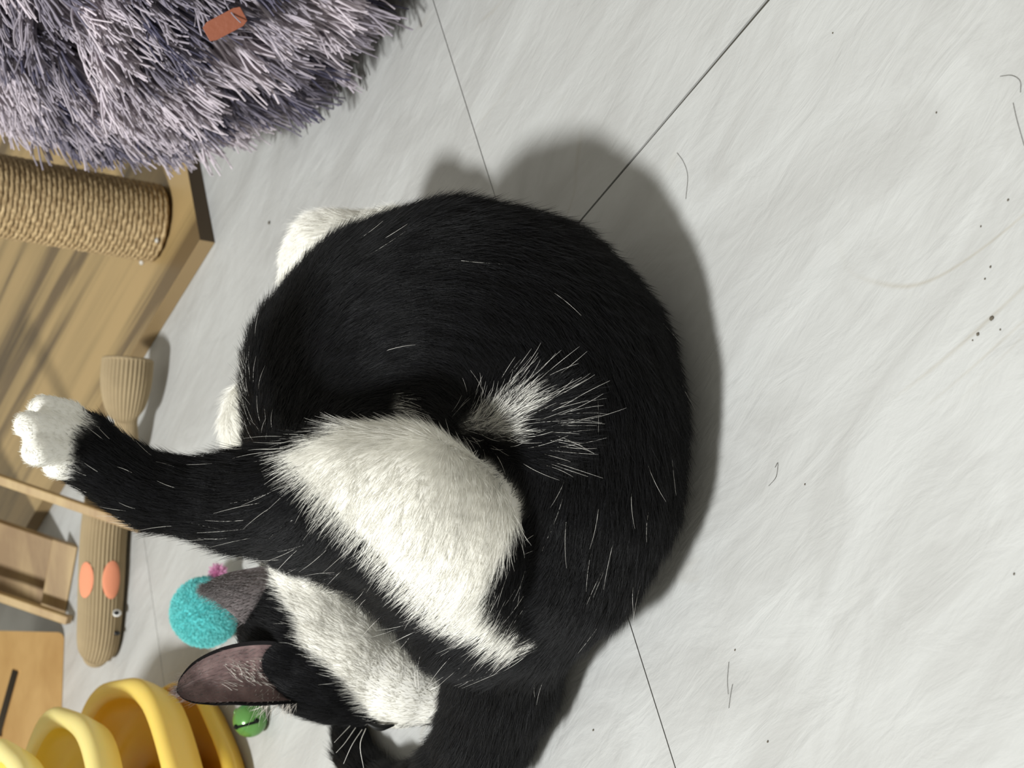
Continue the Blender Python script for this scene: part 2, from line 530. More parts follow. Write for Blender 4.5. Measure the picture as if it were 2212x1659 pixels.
link('cuff_rim', tube('cuff_rim', [sp[0] + sS[0] * srad[0] * .94 * math.cos(a) + sU[0] * srad[0] * .94 * math.sin(a) for a in np.linspace(0, 2 * math.pi, 49)], 0.0019, 8, caps=False), M_sock, sock, True)
def on_sock(px, py):
    best = None
    v = ray(px, py)
    for i in range(len(sp)):
        for ph in np.linspace(0.05, math.pi * 1.2, 60):
            rv_ = min(srad[i], sp[i][2] - .0005)
            p = sp[i] + sS[i] * math.cos(ph) * srad[i] + sU[i] * math.sin(ph) * rv_
            q = proj(p); e = (q[0] - px) ** 2 + (q[1] - py) ** 2
            nn = sS[i] * math.cos(ph) + sU[i] * math.sin(ph)
            if nn @ (EYE - p) < 0: e += 1e4
            if best is None or e < best[0]: best = (e, i, ph)
    return best[1], best[2]
def sock_patch(name, px, py, half_i, half_ph, mat, off=0.0008, parent=None):
    i0, p0 = on_sock(px, py)
    V, F = [], []
    rings, seg = 6, 28
    for r in range(rings + 1):
        for s_ in range(seg):
            a = s_ * 2 * math.pi / seg
            fi = i0 + half_i * r / rings * math.sin(a)
            ph = p0 + half_ph * r / rings * math.cos(a)
            fi = min(max(fi, 0), len(sp) - 1.001); i = int(fi); t = fi - i
            p = sp[i] * (1 - t) + sp[i + 1] * t
            rr = srad[i] * (1 - t) + srad[i + 1] * t
            rv_ = min(rr, p[2] - .0005)
            o_ = off * (1.0 if r < rings else 0.2) + 0.035 * rr
            V.append(p + sS[i] * math.cos(ph) * (rr + o_) + sU[i] * math.sin(ph) * (rv_ + o_))
    for r in range(rings):
        for s_ in range(seg):
            k2 = (s_ + 1) % seg
            F.append((r * seg + s_, r * seg + k2, (r + 1) * seg + k2, (r + 1) * seg + s_))
    return link(name, pymesh(name, V, F), mat, parent or sock, True)
sock_patch('cheek_patch', 240, 1252, 3.4, 0.42, M_peach)['label'] = 'peach felt cheek patch'
sock_patch('cheek_patch', 186, 1254, 3.2, 0.42, M_peach)['label'] = 'peach felt cheek patch'
i_, p_ = on_sock(249, 1327)
pe = sp[i_] + (sS[i_] * math.cos(p_) + sU[i_] * math.sin(p_)) * srad[i_]
eye = link('eye', ellipsoid('eye', pe, (.0036, .0042, .0045), 20, 12), M_white, sock, True)
en = (EYE - pe); en /= np.linalg.norm(en)
link('pupil', ellipsoid('pupil', pe + en * .0026, (.0022, .0024, .0028), 16, 10), M_black, eye, True)
i_, p_ = on_sock(250, 1370)
pe = sp[i_] + (sS[i_] * math.cos(p_) + sU[i_] * math.sin(p_)) * srad[i_]
link('nostril', ellipsoid('nostril', pe, (.0022, .003, .0034), 14, 8), M_black, sock, True)

# ---------------------------------------------------------------- leaning wooden ramp
M_pine = wood('pale_pine', [lin(150, 120, 78), lin(176, 150, 104)], 0.2, 1.4, 0.5, (0.35, 0.65))
M_pine2 = wood('brown_pine', [lin(128, 100, 62), lin(164, 138, 94)], 0.2, 1.2, 0.5, (0.35, 0.65))
ramp = empty('wooden_ramp', tuple(at(167, 1250, z=0)))
tag(ramp, 'leaning wooden ramp frame with thin rails crossing over the sock toy', 'ramp')
def bar(name, p, q, w, t, mat, parent, side):
    p, q = np.asarray(p), np.asarray(q)
    ax = q - p; ax /= np.linalg.norm(ax)
    s_ = side - ax * (side @ ax); s_ /= np.linalg.norm(s_)
    n_ = np.cross(ax, s_)
    pts = [p - s_ * w / 2 - n_ * t / 2, p + s_ * w / 2 - n_ * t / 2, p + s_ * w / 2 + n_ * t / 2, p - s_ * w / 2 + n_ * t / 2]
    return link(name, prism(name, pts, q - p, 0.0012), mat, parent)
up_img = np.array([1.0, 0, 0.0])
A1 = at(306, 1141, z=0.006); B1 = at(-10, 1032, Y=A1[1] + 0.10); E1 = A1 + (B1 - A1) * 2.4
bar('side_rail', A1, E1, 0.0085, 0.012, M_pine, ramp, up_img)
A2 = at(150, 1340, z=0.006); B2 = at(-10, 1285, Y=A2[1] + 0.06); E2 = A2 + (B2 - A2) * 4.5
bar('side_rail', A2, E2, 0.0085, 0.012, M_pine, ramp, up_img)
# tread board between the rails, standing behind the sock
q1, q2 = at(140, 1176, z=0.003), at(112, 1322, z=0.003)
axr = (E2 - A2) / np.linalg.norm(E2 - A2)
bn = np.cross(axr, q2 - q1); bn /= np.linalg.norm(bn)
if bn @ (EYE - q1) > 0: bn = -bn
link('tread_board', prism('tread_board', [q1, q2, q2 + axr * 0.45, q1 + axr * 0.45], bn * 0.012, 0.0008), M_pine2, ramp)
q3 = at(166, 1183, z=0.002); q4 = at(140, 1325, z=0.002)
link('kick_strip', prism('kick_strip', [q3, q4, q4 + axr * 0.028, q3 + axr * 0.028], bn * 0.010, 0.0006), M_pine2, ramp)
top = bar('cross_bar', E1 - axr * 0.02, E2 - axr * 0.02, 0.012, 0.012, M_pine, ramp, np.array([0, 1.0, 0]))

# ---------------------------------------------------------------- slotted wooden box
M_box = wood('honey_bamboo', [lin(190, 150, 94), lin(212, 174, 116)], 0.0, 1.3, 0.45, (0.3, 0.7))
M_shade_grey = plain('shade_grey', lin(84, 76, 64), 0.7, 0.2, var=.08)  # dark grey with the shade behind the box painted in
b0 = at(140, 1366, z=0); b1 = at(130, 1659, z=0)
bx_ = (b1 - b0); bl = np.linalg.norm(bx_); bx_ /= bl
bz_ = np.array([0, 0, 1.0]); by_ = np.cross(bz_, bx_)
if by_[1] < 0: by_ = -by_
boxo = empty('slotted_box', tuple(b0))
tag(boxo, 'honey-coloured wooden box panel with a long slot beside the yellow tower', 'box')
def ring_panel(name, outer, inner, ext):
    """flat panel with a hole: outer and inner loops of equal count"""
    n = len(outer)
    V = [*outer, *inner, *[p + ext for p in outer], *[p + ext for p in inner]]
    F = []
    for i in range(n):
        j = (i + 1) % n
        F += [(i, j, n + j, n + i), (2 * n + j, 2 * n + i, 3 * n + i, 3 * n + j), (j, i, 2 * n + i, 2 * n + j), (n + i, n + j, 3 * n + j, 3 * n + i)]
    me = pymesh(name, V, F)
    bm = bmesh.new(); bm.from_mesh(me); bmesh.ops.recalc_face_normals(bm, faces=bm.faces); bm.to_mesh(me); bm.free()
    return me
BW, BHt = 0.26, 0.17
def P(a, b_): return b0 + bx_ * a + bz_ * b_
def rrect(x0, x1, z0, z1, r, n=6):
    out = []
    for cx_, cz_, a0 in ((x1 - r, z1 - r, 0), (x0 + r, z1 - r, 90), (x0 + r, z0 + r, 180), (x1 - r, z0 + r, 270)):
        for k_ in range(n):
            a = math.radians(a0 + 90 * k_ / (n - 1)); out.append((cx_ + r * math.cos(a), cz_ + r * math.sin(a)))
    return out
def plane_hit(px, py):
    v = ray(px, py); t = ((b0 - EYE) @ by_) / (v @ by_); p = EYE + v * t
    return (p - b0) @ bx_, (p - b0) @ bz_
sa = np.array(plane_hit(36, 1446)); sb_ = np.array(plane_hit(-4, 1590))
ax2 = (sb_ - sa) / np.linalg.norm(sb_ - sa); pr2 = np.array([-ax2[1], ax2[0]]); hw = 0.0042
outer = rrect(0.0, BW, 0.0005, BHt, 0.007)
L2 = np.linalg.norm(sb_ - sa)
slot = []
for (x, z) in rrect(-L2 / 2, L2 / 2, -hw, hw, 0.0015):
    slot.append(tuple((sa + sb_) / 2 + ax2 * x + pr2 * z))
# align the loops by angle
o0 = np.array(outer); s0 = np.array(slot)
cm = s0.mean(0)
if np.cross(np.append(s0[6] - s0[0], 0), np.append(s0[12] - s0[6], 0))[2] * np.cross(np.append(o0[6] - o0[0], 0), np.append(o0[12] - o0[6], 0))[2] < 0:
    s0 = s0[::-1]
best = min(range(len(s0)), key=lambda r_: np.sum((np.roll(s0, r_, 0) - cm - (o0 - o0.mean(0)) * 0.3) ** 2))
s0 = np.roll(s0, best, 0)
link('front_panel', ring_panel('front_panel', [P(*q) for q in o0], [P(*q) for q in s0], by_ * 0.008), M_box, boxo)
link('gap_shade_panel', prism('gap_shade_panel', [P(0, 0.0005) + by_ * 0.10, P(BW, 0.0005) + by_ * 0.10, P(BW, 0.30) + by_ * 0.10, P(0, 0.30) + by_ * 0.10], by_ * 0.008, 0.001), M_shade_grey, boxo)  # added sheet, coloured as the shaded gap behind the box
link('side_panel', prism('side_panel', [P(0.004, 0.0005) + by_ * 0.0085, P(0.004, BHt - .01) + by_ * 0.0085, P(0.004, BHt - .01) + by_ * 0.099, P(0.004, 0.0005) + by_ * 0.099], bx_ * 0.008, 0.001), M_shade_grey, boxo)  # side wall in the same painted shade tone

# ---------------------------------------------------------------- yellow ball-track tower
tc_ = at(415, 1820, z=0)
tower = empty('ball_track_tower', tuple(tc_))
tag(tower, 'yellow tiered plastic ball track tower with wavy rims behind the green bell', 'cat toy')
def ymat(name, col, tr=0.25):
    m, nt, b = new_mat(name)
    b.inputs['Base Color'].default_value = col
    b.inputs['Roughness'].default_value = 0.38
    b.inputs['Subsurface Weight'].default_value = tr
    b.inputs['Subsurface Radius'].default_value = (0.01, 0.006, 0.002)
    b.inputs['Subsurface Scale'].default_value = 0.6
    tc = N(nt, 'ShaderNodeTexCoord'); no = N(nt, 'ShaderNodeTexNoise', i_Scale=600.0)
    nt.links.new(tc.outputs['Object'], no.inputs['Vector'])
    bp = N(nt, 'ShaderNodeBump', i_Strength=0.05, i_Distance=0.0005)
    nt.links.new(no.outputs[0], bp.inputs['Height']); nt.links.new(bp.outputs[0], b.inputs['Normal'])
    tl = N(nt, 'ShaderNodeBsdfTranslucent'); tl.inputs[0].default_value = col
    ms = N(nt, 'ShaderNodeMixShader'); ms.inputs[0].default_value = 0.28
    nt.links.new(b.outputs[0], ms.inputs[1]); nt.links.new(tl.outputs[0], ms.inputs[2])
    nt.links.new(ms.outputs[0], nt.nodes['Material Output'].inputs['Surface'])
    return m
M_y = [ymat('amber_yellow', lin(248, 210, 90)), ymat('golden_yellow', lin(252, 224, 120)), ymat('lemon_yellow', lin(248, 234, 158)), ymat('pale_yellow', lin(248, 238, 172))]
M_yin = [ymat('amber_inner', lin(252, 206, 40)), ymat('gold_inner', lin(252, 210, 50)), ymat('lemon_inner', lin(246, 220, 80)), ymat('pale_inner', lin(248, 226, 110))]
tiers = [(0.130, 0.0005, 0.026, 0.075), (0.134, 0.036, 0.072, 0.070), (0.110, 0.088, 0.120, 0.05), (0.084, 0.136, 0.166, 0.03)]
for ti, (R, zb, zt, rc) in enumerate(tiers):
    def rmod(th, r, z, R=R, ti=ti):
        w = max(0, (r / R - 0.75)) / 0.25
        return 1 + 0.022 * w * np.cos(7 * th + ti * 1.1)
    lip = []
    LW = 0.0085 if ti else 0.004
    for a in np.linspace(math.pi * .95, -0.35, 9):
        lip.append((R - LW + LW * math.cos(a), zt - 0.0075 + 0.0075 * math.sin(a)))
    outer_p = [*lip, (R - 0.003, (zb + zt) / 2), (R - 0.010, zb + 0.003), (R - 0.018, zb), (rc * 0.8, zb)]
    inner_p = [(rc * 0.8, zb + 0.0015), (R - 0.038, zb + 0.004), (R - 0.024, zb + 0.006), (R - 2 * LW - 0.001, zt - 0.012)]
    full = inner_p + outer_p
    tr_ = link('tier', lathe('tier', full, tuple(tc_), 96, rmod=rmod, close=True), M_y[ti], tower, True)
    tr_.data.materials.append(M_yin[ti])
    pol = tr_.data.polygons
    for f in range(len(pol)):
        if f // 96 < 4 or f // 96 == len(full) - 1: pol[f].material_index = 1
    ztop = tiers[ti + 1][1] if ti < 3 else zt + 0.02
    link('column', lathe('column', [(rc * 0.86, zb + 0.002), (rc * 0.78, zb + 0.012), (rc * 0.72, (zb + ztop) / 2), (rc * 0.74, ztop + 0.001)], tuple(tc_), 64), M_yin[ti], tower, True)

# ---------------------------------------------------------------- green jingle bell
bc = at(540, 1555, z=0.0135)
BRd = 37 * mpp(bc)
bc = at(540, 1555, z=BRd)
bell = empty('jingle_bell', (bc[0], bc[1], 0))
tag(bell, 'shiny green round jingle bell with a dark slot lying on the floor', 'bell')
M_green = plain('green_enamel', lin(92, 142, 72), 0.22, 0.6, Metallic=0.25, bump=(60, .05, .0006))
M_slot = plain('slot_dark', (0.006, 0.008, 0.006, 1), 0.7, 0.1)
bx0 = EYE - bc; bx0 /= np.linalg.norm(bx0)
link('shell', ellipsoid('shell', bc, (BRd, BRd, BRd), 40, 28), M_green, bell, True)
def bell_pt(px, py, off):
    v = ray(px, py); v = v / np.linalg.norm(v); oc = EYE - bc
    b_ = oc @ v; cc = oc @ oc - (BRd + off) ** 2
    dd = max(b_ * b_ - cc, 0)
    return EYE + v * (-b_ - math.sqrt(dd))
sl = [bell_pt(512 + (556 - 512) * t, 1571 + (1559 - 1571) * t, 0.0000) for t in np.linspace(0, 1, 14)]
link('slot', tube('slot', sl, 0.0011 , 8), M_slot, bell, True)
for (px, py) in ((511, 1570), (554, 1557)):
    p = bell_pt(px, py, 0.0)
    link('slot_hole', ellipsoid('slot_hole', p, (.0021, .0021, .0021), 14, 8), M_slot, bell, True)
seam = []
axs = np.array([0.25, 0.3, 0.92]); axs /= np.linalg.norm(axs)
e1_ = np.cross(axs, [0, 1, 0]); e1_ /= np.linalg.norm(e1_); e2_ = np.cross(axs, e1_)
link('seam', tube('seam', [bc + axs * BRd * .25 + (e1_ * math.cos(a) + e2_ * math.sin(a)) * BRd * .972 for a in np.linspace(0, 2 * math.pi, 61)], 0.00035, 6, caps=False), M_green, bell, True)
lp = bc + np.array([.25, .80, .30]) * BRd
link('loop', tube('loop', [lp + np.array([math.cos(a) * .0028, 0, math.sin(a) * .0028 + .002]) for a in np.linspace(0, 2 * math.pi, 25)], 0.0006, 6, caps=False), M_green, bell, True)

# ---------------------------------------------------------------- teal pompom toy
tcn = at(442, 1322, z=0.028)
TR = 76 * mpp(tcn)
tcn = at(444, 1322, z=TR)
pom = empty('pompom_toy', (tcn[0], tcn[1], 0))
tag(pom, 'fuzzy teal pompom cat toy with green and pink tufts on the floor', 'cat toy')
M_tealcore = plain('teal_felt', lin(96, 196, 198), 0.95, 0.05, bump=(400, .5, .001), var=.12)
link('ball', ellipsoid('ball', tcn, (TR * .93,) * 3, 40, 28, noise=.012), M_tealcore, pom, True)
nh = 15000
dv = rng.normal(size=(nh, 3)); dv /= np.linalg.norm(dv, axis=1)[:, None]
dd_ = dv + rng.normal(0, .5, (nh, 3)); dd_ /= np.linalg.norm(dd_, axis=1)[:, None]
M_fuzz = hair_mat('teal_fuzz', 0.8, 0.1)
tcol = np.array(lin(124, 216, 216)[:3])[None] * rng.uniform(.75, 1.2, (nh, 1))
hl = rng.uniform(.0016, .0034, nh)
hair_object('fuzz', tcn + dv * TR * .925, dd_, hl, M_fuzz, pom, .00022, tcol, npts=4, curl=.4, tip=.5)
M_lime = plain('lime_felt', lin(120, 176, 56), 0.8, 0.2, var=.1)
g0 = at(392, 1322, z=TR); g1 = at(366, 1318, z=TR * 1.02)
g1 = g0 + (g1 - g0)
g1 = at(366, 1316, Y=g0[1])
link('green_nub', tube('green_nub', catmull([g0, (g0 + g1) / 2, g1], 8), np.array([.004, .004, .0038, .0036, .0034, .003, .0022, .0008]), 12), M_lime, pom, True)['label'] = 'lime green nub'
pk = at(470, 1236, Y=tcn[1])
npk = 500
dv = rng.normal(size=(npk, 3)); dv /= np.linalg.norm(dv, axis=1)[:, None]
M_pinkh = hair_mat('pink_tuft_fibre', 0.8, 0.1)
pkc = np.array(lin(222, 160, 196)[:3])[None] * rng.uniform(.8, 1.15, (npk, 1))
link('tuft_knot', ellipsoid('tuft_knot', pk, (.003, .003, .003), 12, 8), plain('pink_knot', lin(190, 120, 160), .9, .1, var=.1), pom, True)
hair_object('pink_tuft', np.repeat(pk[None], npk, 0), dv, rng.uniform(.004, .0085, npk), M_pinkh, pom, .0004, pkc, npts=4, curl=.2, tip=.5)

# ---------------------------------------------------------------- the cat
# chains of joints: (photo pixel x, y, depth Y in metres, radius in photo pixels)
FUR = 13                                   # the pile stands this many pixels proud of the skin
def J(px, py, Y, rp):
    p = at(px, py, Y=Y)
    return (p, (rp - FUR) * mpp(p))
def JZ(px, py, z, rp):
    p = at(px, py, z=z)
    return (p, (rp - FUR) * mpp(p))
PARTS = {
  'torso': (0.020, [
     [J(700, 1150, .86, 140), J(705, 1000, .845, 165), J(745, 900, .815, 205), J(760, 805, .795, 222), J(850, 710, .765, 226), J(985, 655, .735, 214), J(1130, 705, .705, 232), J(1215, 800, .680, 232), J(1255, 930, .660, 214), J(1248, 1070, .655, 206), J(1190, 1200, .665, 190), J(1120, 1300, .680, 150)],
     [J(880, 820, .76, 185), J(1020, 830, .73, 190), J(1080, 950, .715, 170), J(1090, 1130, .715, 150)],
  ]),
  'chest': (0.012, [
     [J(580, 885, .905, 100), J(640, 960, .90, 90)],
     [J(640, 945, .90, 72), (at(640, 945, Y=.90) * np.array([1, 1, 0]) + np.array([-.004, -.004, .045]), .014), (at(640, 945, Y=.90) * np.array([1, 1, 0]) + np.array([-.006, -.008, .014]), .0125), (at(640, 945, Y=.90) * np.array([1, 1, 0]) + np.array([-.010, -.024, .012]), .0125)],
     [J(552, 930, .905, 80), J(620, 950, .90, 80)],
  ]),
  'foreleg': (0.012, [
     [J(710, 565, .885, 95), J(672, 612, .893, 72)],
     [J(850, 545, .86, 105), J(720, 562, .885, 106), J(708, 572, .888, 88), (at(712, 566, Y=.886) * np.array([1, 1, 0]) + np.array([.002, -.002, .042]), .0165), (at(712, 566, Y=.886) * np.array([1, 1, 0]) + np.array([.004, -.006, .015]), .0135), (at(712, 566, Y=.886) * np.array([1, 1, 0]) + np.array([.012, -.024, .013]), .0145)],
  ]),
  'rump': (0.02, [
     [J(1118, 1300, .690, 155), J(1085, 1390, .715, 120)],
  ]),
  'leg': (0.012, [
     [J(1060, 1265, .675, 165), J(960, 1165, .665, 186), J(860, 1095, .665, 178), J(740, 1070, .675, 150), J(640, 1080, .690, 132), J(520, 1082, .705, 108), J(420, 1076, .715, 83), J(330, 1060, .722, 78), J(250, 1020, .724, 74), J(180, 970, .724, 73), J(130, 942, .724, 74)],
     [J(330, 1075, .73, 62), J(290, 1068, .732, 52)],
     [J(1000, 1330, .690, 130), J(880, 1240, .690, 105), J(760, 1185, .695, 85), J(640, 1150, .70, 75)],
     [J(1000, 1330, .690, 130), J(1040, 1390, .70, 85)],
  ]),
  'paw': (0.0016, [
     [J(170, 962, .727, 86), J(130, 942, .730, 74)],
     [J(150, 896, .722, 44), J(92, 884, .716, 44)],
     [J(135, 928, .713, 42), J(60, 918, .702, 44)],
     [J(140, 974, .711, 44), J(78, 974, .700, 46)],
     [J(165, 1000, .722, 46), J(122, 1006, .716, 42)],
  ]),
  'head': (0.012, [
     [J(665, 1365, .865, 158), J(700, 1400, .858, 150)],
     [J(765, 1430, .846, 138), J(860, 1472, .832, 104), J(925, 1500, .820, 72)],
     [J(915, 1482, .824, 70), J(948, 1508, .814, 46)],
     [J(700, 1150, .875, 130), J(690, 1280, .872, 145)],
     [J(660, 1470, .855, 75), J(760, 1510, .846, 58)],
  ]),
  'tail': (0.015, [
     [J(1110, 1370, .705, 125), JZ(1082, 1480, .036, 122), JZ(1048, 1580, .030, 104), JZ(990, 1665, .026, 88), JZ(920, 1715, .022, 74), JZ(850, 1715, .019, 62), JZ(795, 1680, .016, 52), JZ(768, 1630, .014, 44), JZ(758, 1585, .012, 38), JZ(752, 1550, .011, 30)],
  ]),
}
ALL = [(n_, a, b_) for n_, (k_, chains) in PARTS.items() for ch in chains for a, b_ in zip(ch[:-1], ch[1:])]
allp = np.array([j[0] for _, (_, chs) in PARTS.items() for ch in chs for j in ch])
allr = np.array([j[1] for _, (_, chs) in PARTS.items() for ch in chs for j in ch])
lo = (allp - allr[:, None]).min(0) - 0.012
hi = (allp + allr[:, None]).max(0) + 0.012
lo[2] = -0.012
VS = 0.0021
dims = np.ceil((hi - lo) / VS).astype(int) + 1
gx, gy, gz = [lo[i] + VS * np.arange(dims[i]) for i in range(3)]

def seg_sdf(Q, a, ra, b_, rb):
    ab = b_ - a
    t = np.clip(((Q - a) @ ab) / (ab @ ab + 1e-12), 0, 1)
    d_ = np.linalg.norm(Q - (a + t[..., None] * ab), axis=-1)
    return d_ - (ra + (rb - ra) * t)

def smin(a, b_, k_):
    h = np.maximum(k_ - np.abs(a - b_), 0) / k_
    return np.minimum(a, b_) - h * h * k_ * 0.25

part_sdf = {}
BIG = 1.0
for n_, (k_, chains) in PARTS.items():
    G = np.full(dims, BIG, np.float32)
    for ch in chains:
        for (a, ra), (b_, rb) in zip(ch[:-1], ch[1:]):
            m = max(ra, rb) + 0.035
            l0 = np.maximum(((np.minimum(a, b_) - m - lo) / VS).astype(int), 0)
            h0 = np.minimum(((np.maximum(a, b_) + m - lo) / VS).astype(int) + 2, dims)
            if np.any(h0 <= l0): continue
            sl_ = tuple(slice(l0[i], h0[i]) for i in range(3))
            Q = np.stack(np.meshgrid(gx[sl_[0]], gy[sl_[1]], gz[sl_[2]], indexing='ij'), -1)
            G[sl_] = smin(G[sl_], seg_sdf(Q, a, ra, b_, rb).astype(np.float32), k_)
    part_sdf[n_] = G
G = part_sdf['torso']
for n_, kk in (('rump', .02), ('chest', .010), ('foreleg', .006), ('head', .010), ('tail', .018), ('leg', .007), ('paw', .004)):
    G = smin(G, part_sdf[n_], kk)
G = np.maximum(G, (0.002 - gz)[None, None, :].astype(np.float32))        # the underside lies flat on the floor

def surface_nets(G, lo, vs):
    ins = G < 0
    nx, ny, nz_ = G.shape
    cnt = np.zeros((nx - 1, ny - 1, nz_ - 1), np.int8)
    for dx in (0, 1):
        for dy in (0, 1):
            for dz in (0, 1):
                cnt += ins[dx:nx - 1 + dx, dy:ny - 1 + dy, dz:nz_ - 1 + dz]
    act = (cnt > 0) & (cnt < 8)
    idx = -np.ones(act.shape, np.int64)
    I = np.argwhere(act)
    idx[act] = np.arange(len(I))
    acc = np.zeros((len(I), 3)); w = np.zeros(len(I))
    corners = [(a, b_, c) for a in (0, 1) for b_ in (0, 1) for c in (0, 1)]
    for a in corners:
        for ax in range(3):
            if a[ax]: continue
            b_ = list(a); b_[ax] = 1
            ga = G[I[:, 0] + a[0], I[:, 1] + a[1], I[:, 2] + a[2]]; gb = G[I[:, 0] + b_[0], I[:, 1] + b_[1], I[:, 2] + b_[2]]
            cr = (ga < 0) != (gb < 0)
            t = np.where(cr, ga / np.where(cr, ga - gb, 1), 0)
            p = np.tile(np.array(a, float), (len(I), 1)); p[:, ax] += t
            acc += p * cr[:, None]; w += cr
    V = (I + acc / w[:, None]) * vs + lo
    F = []
    for ax in range(3):
        o1, o2 = [(1, 2), (2, 0), (0, 1)][ax]
        sl_a = [slice(None)] * 3; sl_b = [slice(None)] * 3
        sl_a[ax] = slice(0, -1); sl_b[ax] = slice(1, None)
        ch = ins[tuple(sl_a)] != ins[tuple(sl_b)]
        E_ = np.argwhere(ch)
        E_ = E_[(E_[:, o1] > 0) & (E_[:, o2] > 0)]
        sh = np.array(act.shape)
        E_ = E_[np.all(E_ < sh, axis=1)]
        if not len(E_): continue
        flip = ins[E_[:, 0], E_[:, 1], E_[:, 2]]
        def g_(d1, d2):
            e = E_.copy(); e[:, o1] -= d1; e[:, o2] -= d2
            return idx[e[:, 0], e[:, 1], e[:, 2]]
        q = np.stack([g_(1, 1), g_(0, 1), g_(0, 0), g_(1, 0)], -1)
        q[~flip] = q[~flip][:, ::-1]
        F.append(q)
    return V, np.concatenate(F)

CV, CF = surface_nets(G, lo, VS)
# relax the voxel steps
nb = np.concatenate([CF[:, [0, 1]], CF[:, [1, 2]], CF[:, [2, 3]], CF[:, [3, 0]]])
deg = np.bincount(nb[:, 0], minlength=len(CV)) + np.bincount(nb[:, 1], minlength=len(CV))
for it in range(8):
    s_ = np.zeros_like(CV)
    for ax in range(3):
        s_[:, ax] = np.bincount(nb[:, 0], CV[nb[:, 1], ax], len(CV)) + np.bincount(nb[:, 1], CV[nb[:, 0], ax], len(CV))
    lamb = 0.55 if it % 2 == 0 else -0.50
    CV = CV + lamb * (s_ / deg[:, None] - CV)
CV[:, 2] = np.maximum(CV[:, 2], 0.0015)

def sample_sdf(G, P_):
    q = np.clip(((P_ - lo) / VS), 0, np.array(G.shape) - 1.001)
    i = np.round(q).astype(int)
    return G[i[:, 0], i[:, 1], i[:, 2]]

names = list(PARTS)
def part_of(P_):
    D = np.stack([sample_sdf(part_sdf[n_], P_) for n_ in names], -1)
    return np.argmin(D, 1)

def inside(poly, q):
    poly = np.asarray(poly, float)
    r_ = np.zeros(len(q), bool)
    x, y = q[:, 0], q[:, 1]
    for (x0, y0), (x1, y1) in zip(poly, np.roll(poly, -1, 0)):
        c_ = ((y0 > y) != (y1 > y)) & (x < (x1 - x0) * (y - y0) / (y1 - y0 + 1e-9) + x0)
        r_ ^= c_
    return r_

# coat pattern (outlines of the white patches as they lie on each part)
W_THIGH = [(610, 985), (680, 945), (760, 915), (900, 905), (1010, 960), (1100, 1040), (1135, 1090), (1105, 1160), (1075, 1230), (1052, 1290), (1085, 1340), (1150, 1395), (1105, 1415), (1040, 1375), (950, 1335), (900, 1290), (850, 1240), (800, 1175), (740, 1125), (690, 1065), (640, 1015)]
W_HEAD = [(545, 1190), (640, 1180), (900, 1300), (1000, 1480), (990, 1560), (940, 1560), (850, 1578), (800, 1545), (760, 1492), (700, 1430), (648, 1392), (640, 1345), (596, 1270)]
W_PAW = [(-40, 780), (150, 820), (205, 912), (165, 935), (152, 985), (165, 1010), (130, 1035), (60, 1060), (-40, 1000)]
W_TUFT = [(985, 928), (1030, 885), (1085, 845), (1130, 838), (1175, 862), (1150, 890), (1110, 905), (1140, 950), (1090, 945), (1040, 930)]
W_TUFT2 = [(845, 925), (850, 880), (862, 850), (872, 880), (885, 915), (870, 935)]
W_EDGE = [(440, 700), (515, 700), (520, 820), (522, 960), (440, 1000)]
W_RUMP = [(1045, 1290), (1085, 1335), (1160, 1400), (1100, 1415), (1030, 1370)]

def whiteness(P_, jit=0.0):
    """1 where the coat is white"""
    q = proj(P_)
    if jit: q = q + rng.normal(0, jit, q.shape)
    pid = part_of(P_)
    w = np.zeros(len(P_))
    f = lambda n_: pid == names.index(n_)
    leg = f('leg') | f('paw')
    w[leg & (inside(W_THIGH, q) | inside(W_PAW, q))] = 1
    w[f('paw') & (q[:, 0] < 150)] = 1
    w[f('head') & inside(W_HEAD, q)] = 1
    w[f('chest') | f('foreleg')] = 1
    w[(f('rump') | f('torso') | f('tail')) & inside(W_RUMP, q)] = 1
    w[f('torso') & (inside(W_EDGE, q))] = 1
    t = f('torso') & inside(W_TUFT, q); w[t] = 0.50
    t = f('torso') & inside(W_TUFT2, q); w[t] = 0.45
    return w, pid, q

cat = empty('cat', (0.0, 0.72, 0.0))
tag(cat, 'black and white cat curled up on the floor grooming with one hind leg raised', 'cat')
me = bpy.data.meshes.new('body')
me.vertices.add(len(CV)); me.vertices.foreach_set('co', CV.astype(np.float32).ravel())
me.loops.add(CF.size); me.loops.foreach_set('vertex_index', CF.astype(np.int32).ravel())
me.polygons.add(len(CF)); me.polygons.foreach_set('loop_start', np.arange(0, CF.size, 4, dtype=np.int32))
me.update(calc_edges=True); me.validate()
wv, pidv, qv = whiteness(CV)
nbw = wv.copy()
for it in range(3):
    s_ = np.bincount(nb[:, 0], nbw[nb[:, 1]], len(CV)) + np.bincount(nb[:, 1], nbw[nb[:, 0]], len(CV))
    nbw = 0.5 * nbw + 0.5 * s_ / deg
BLK = np.array([0.0042, 0.0042, 0.0050]); WHT = np.array([0.92, 0.905, 0.85])
vcol = BLK[None] * (1 - nbw[:, None]) + WHT[None] * nbw[:, None] * 0.92
nose_w = np.clip(1 - np.hypot(qv[:, 0] - 968, qv[:, 1] - 1518) / 34, 0, 1) * (pidv == names.index('head'))
vcol = vcol * (1 - nose_w[:, None] * .75) + np.array(lin(150, 122, 118)[:3])[None] * nose_w[:, None] * .75
ca = me.color_attributes.new('tint', 'FLOAT_COLOR', 'POINT')
cc4 = np.ones((len(CV), 4), np.float32); cc4[:, :3] = vcol
ca.data.foreach_set('color', cc4.ravel())
M_skin = hair_mat('cat_undercoat', 0.85, 0.08)
body = link('body', me, M_skin, cat, True)

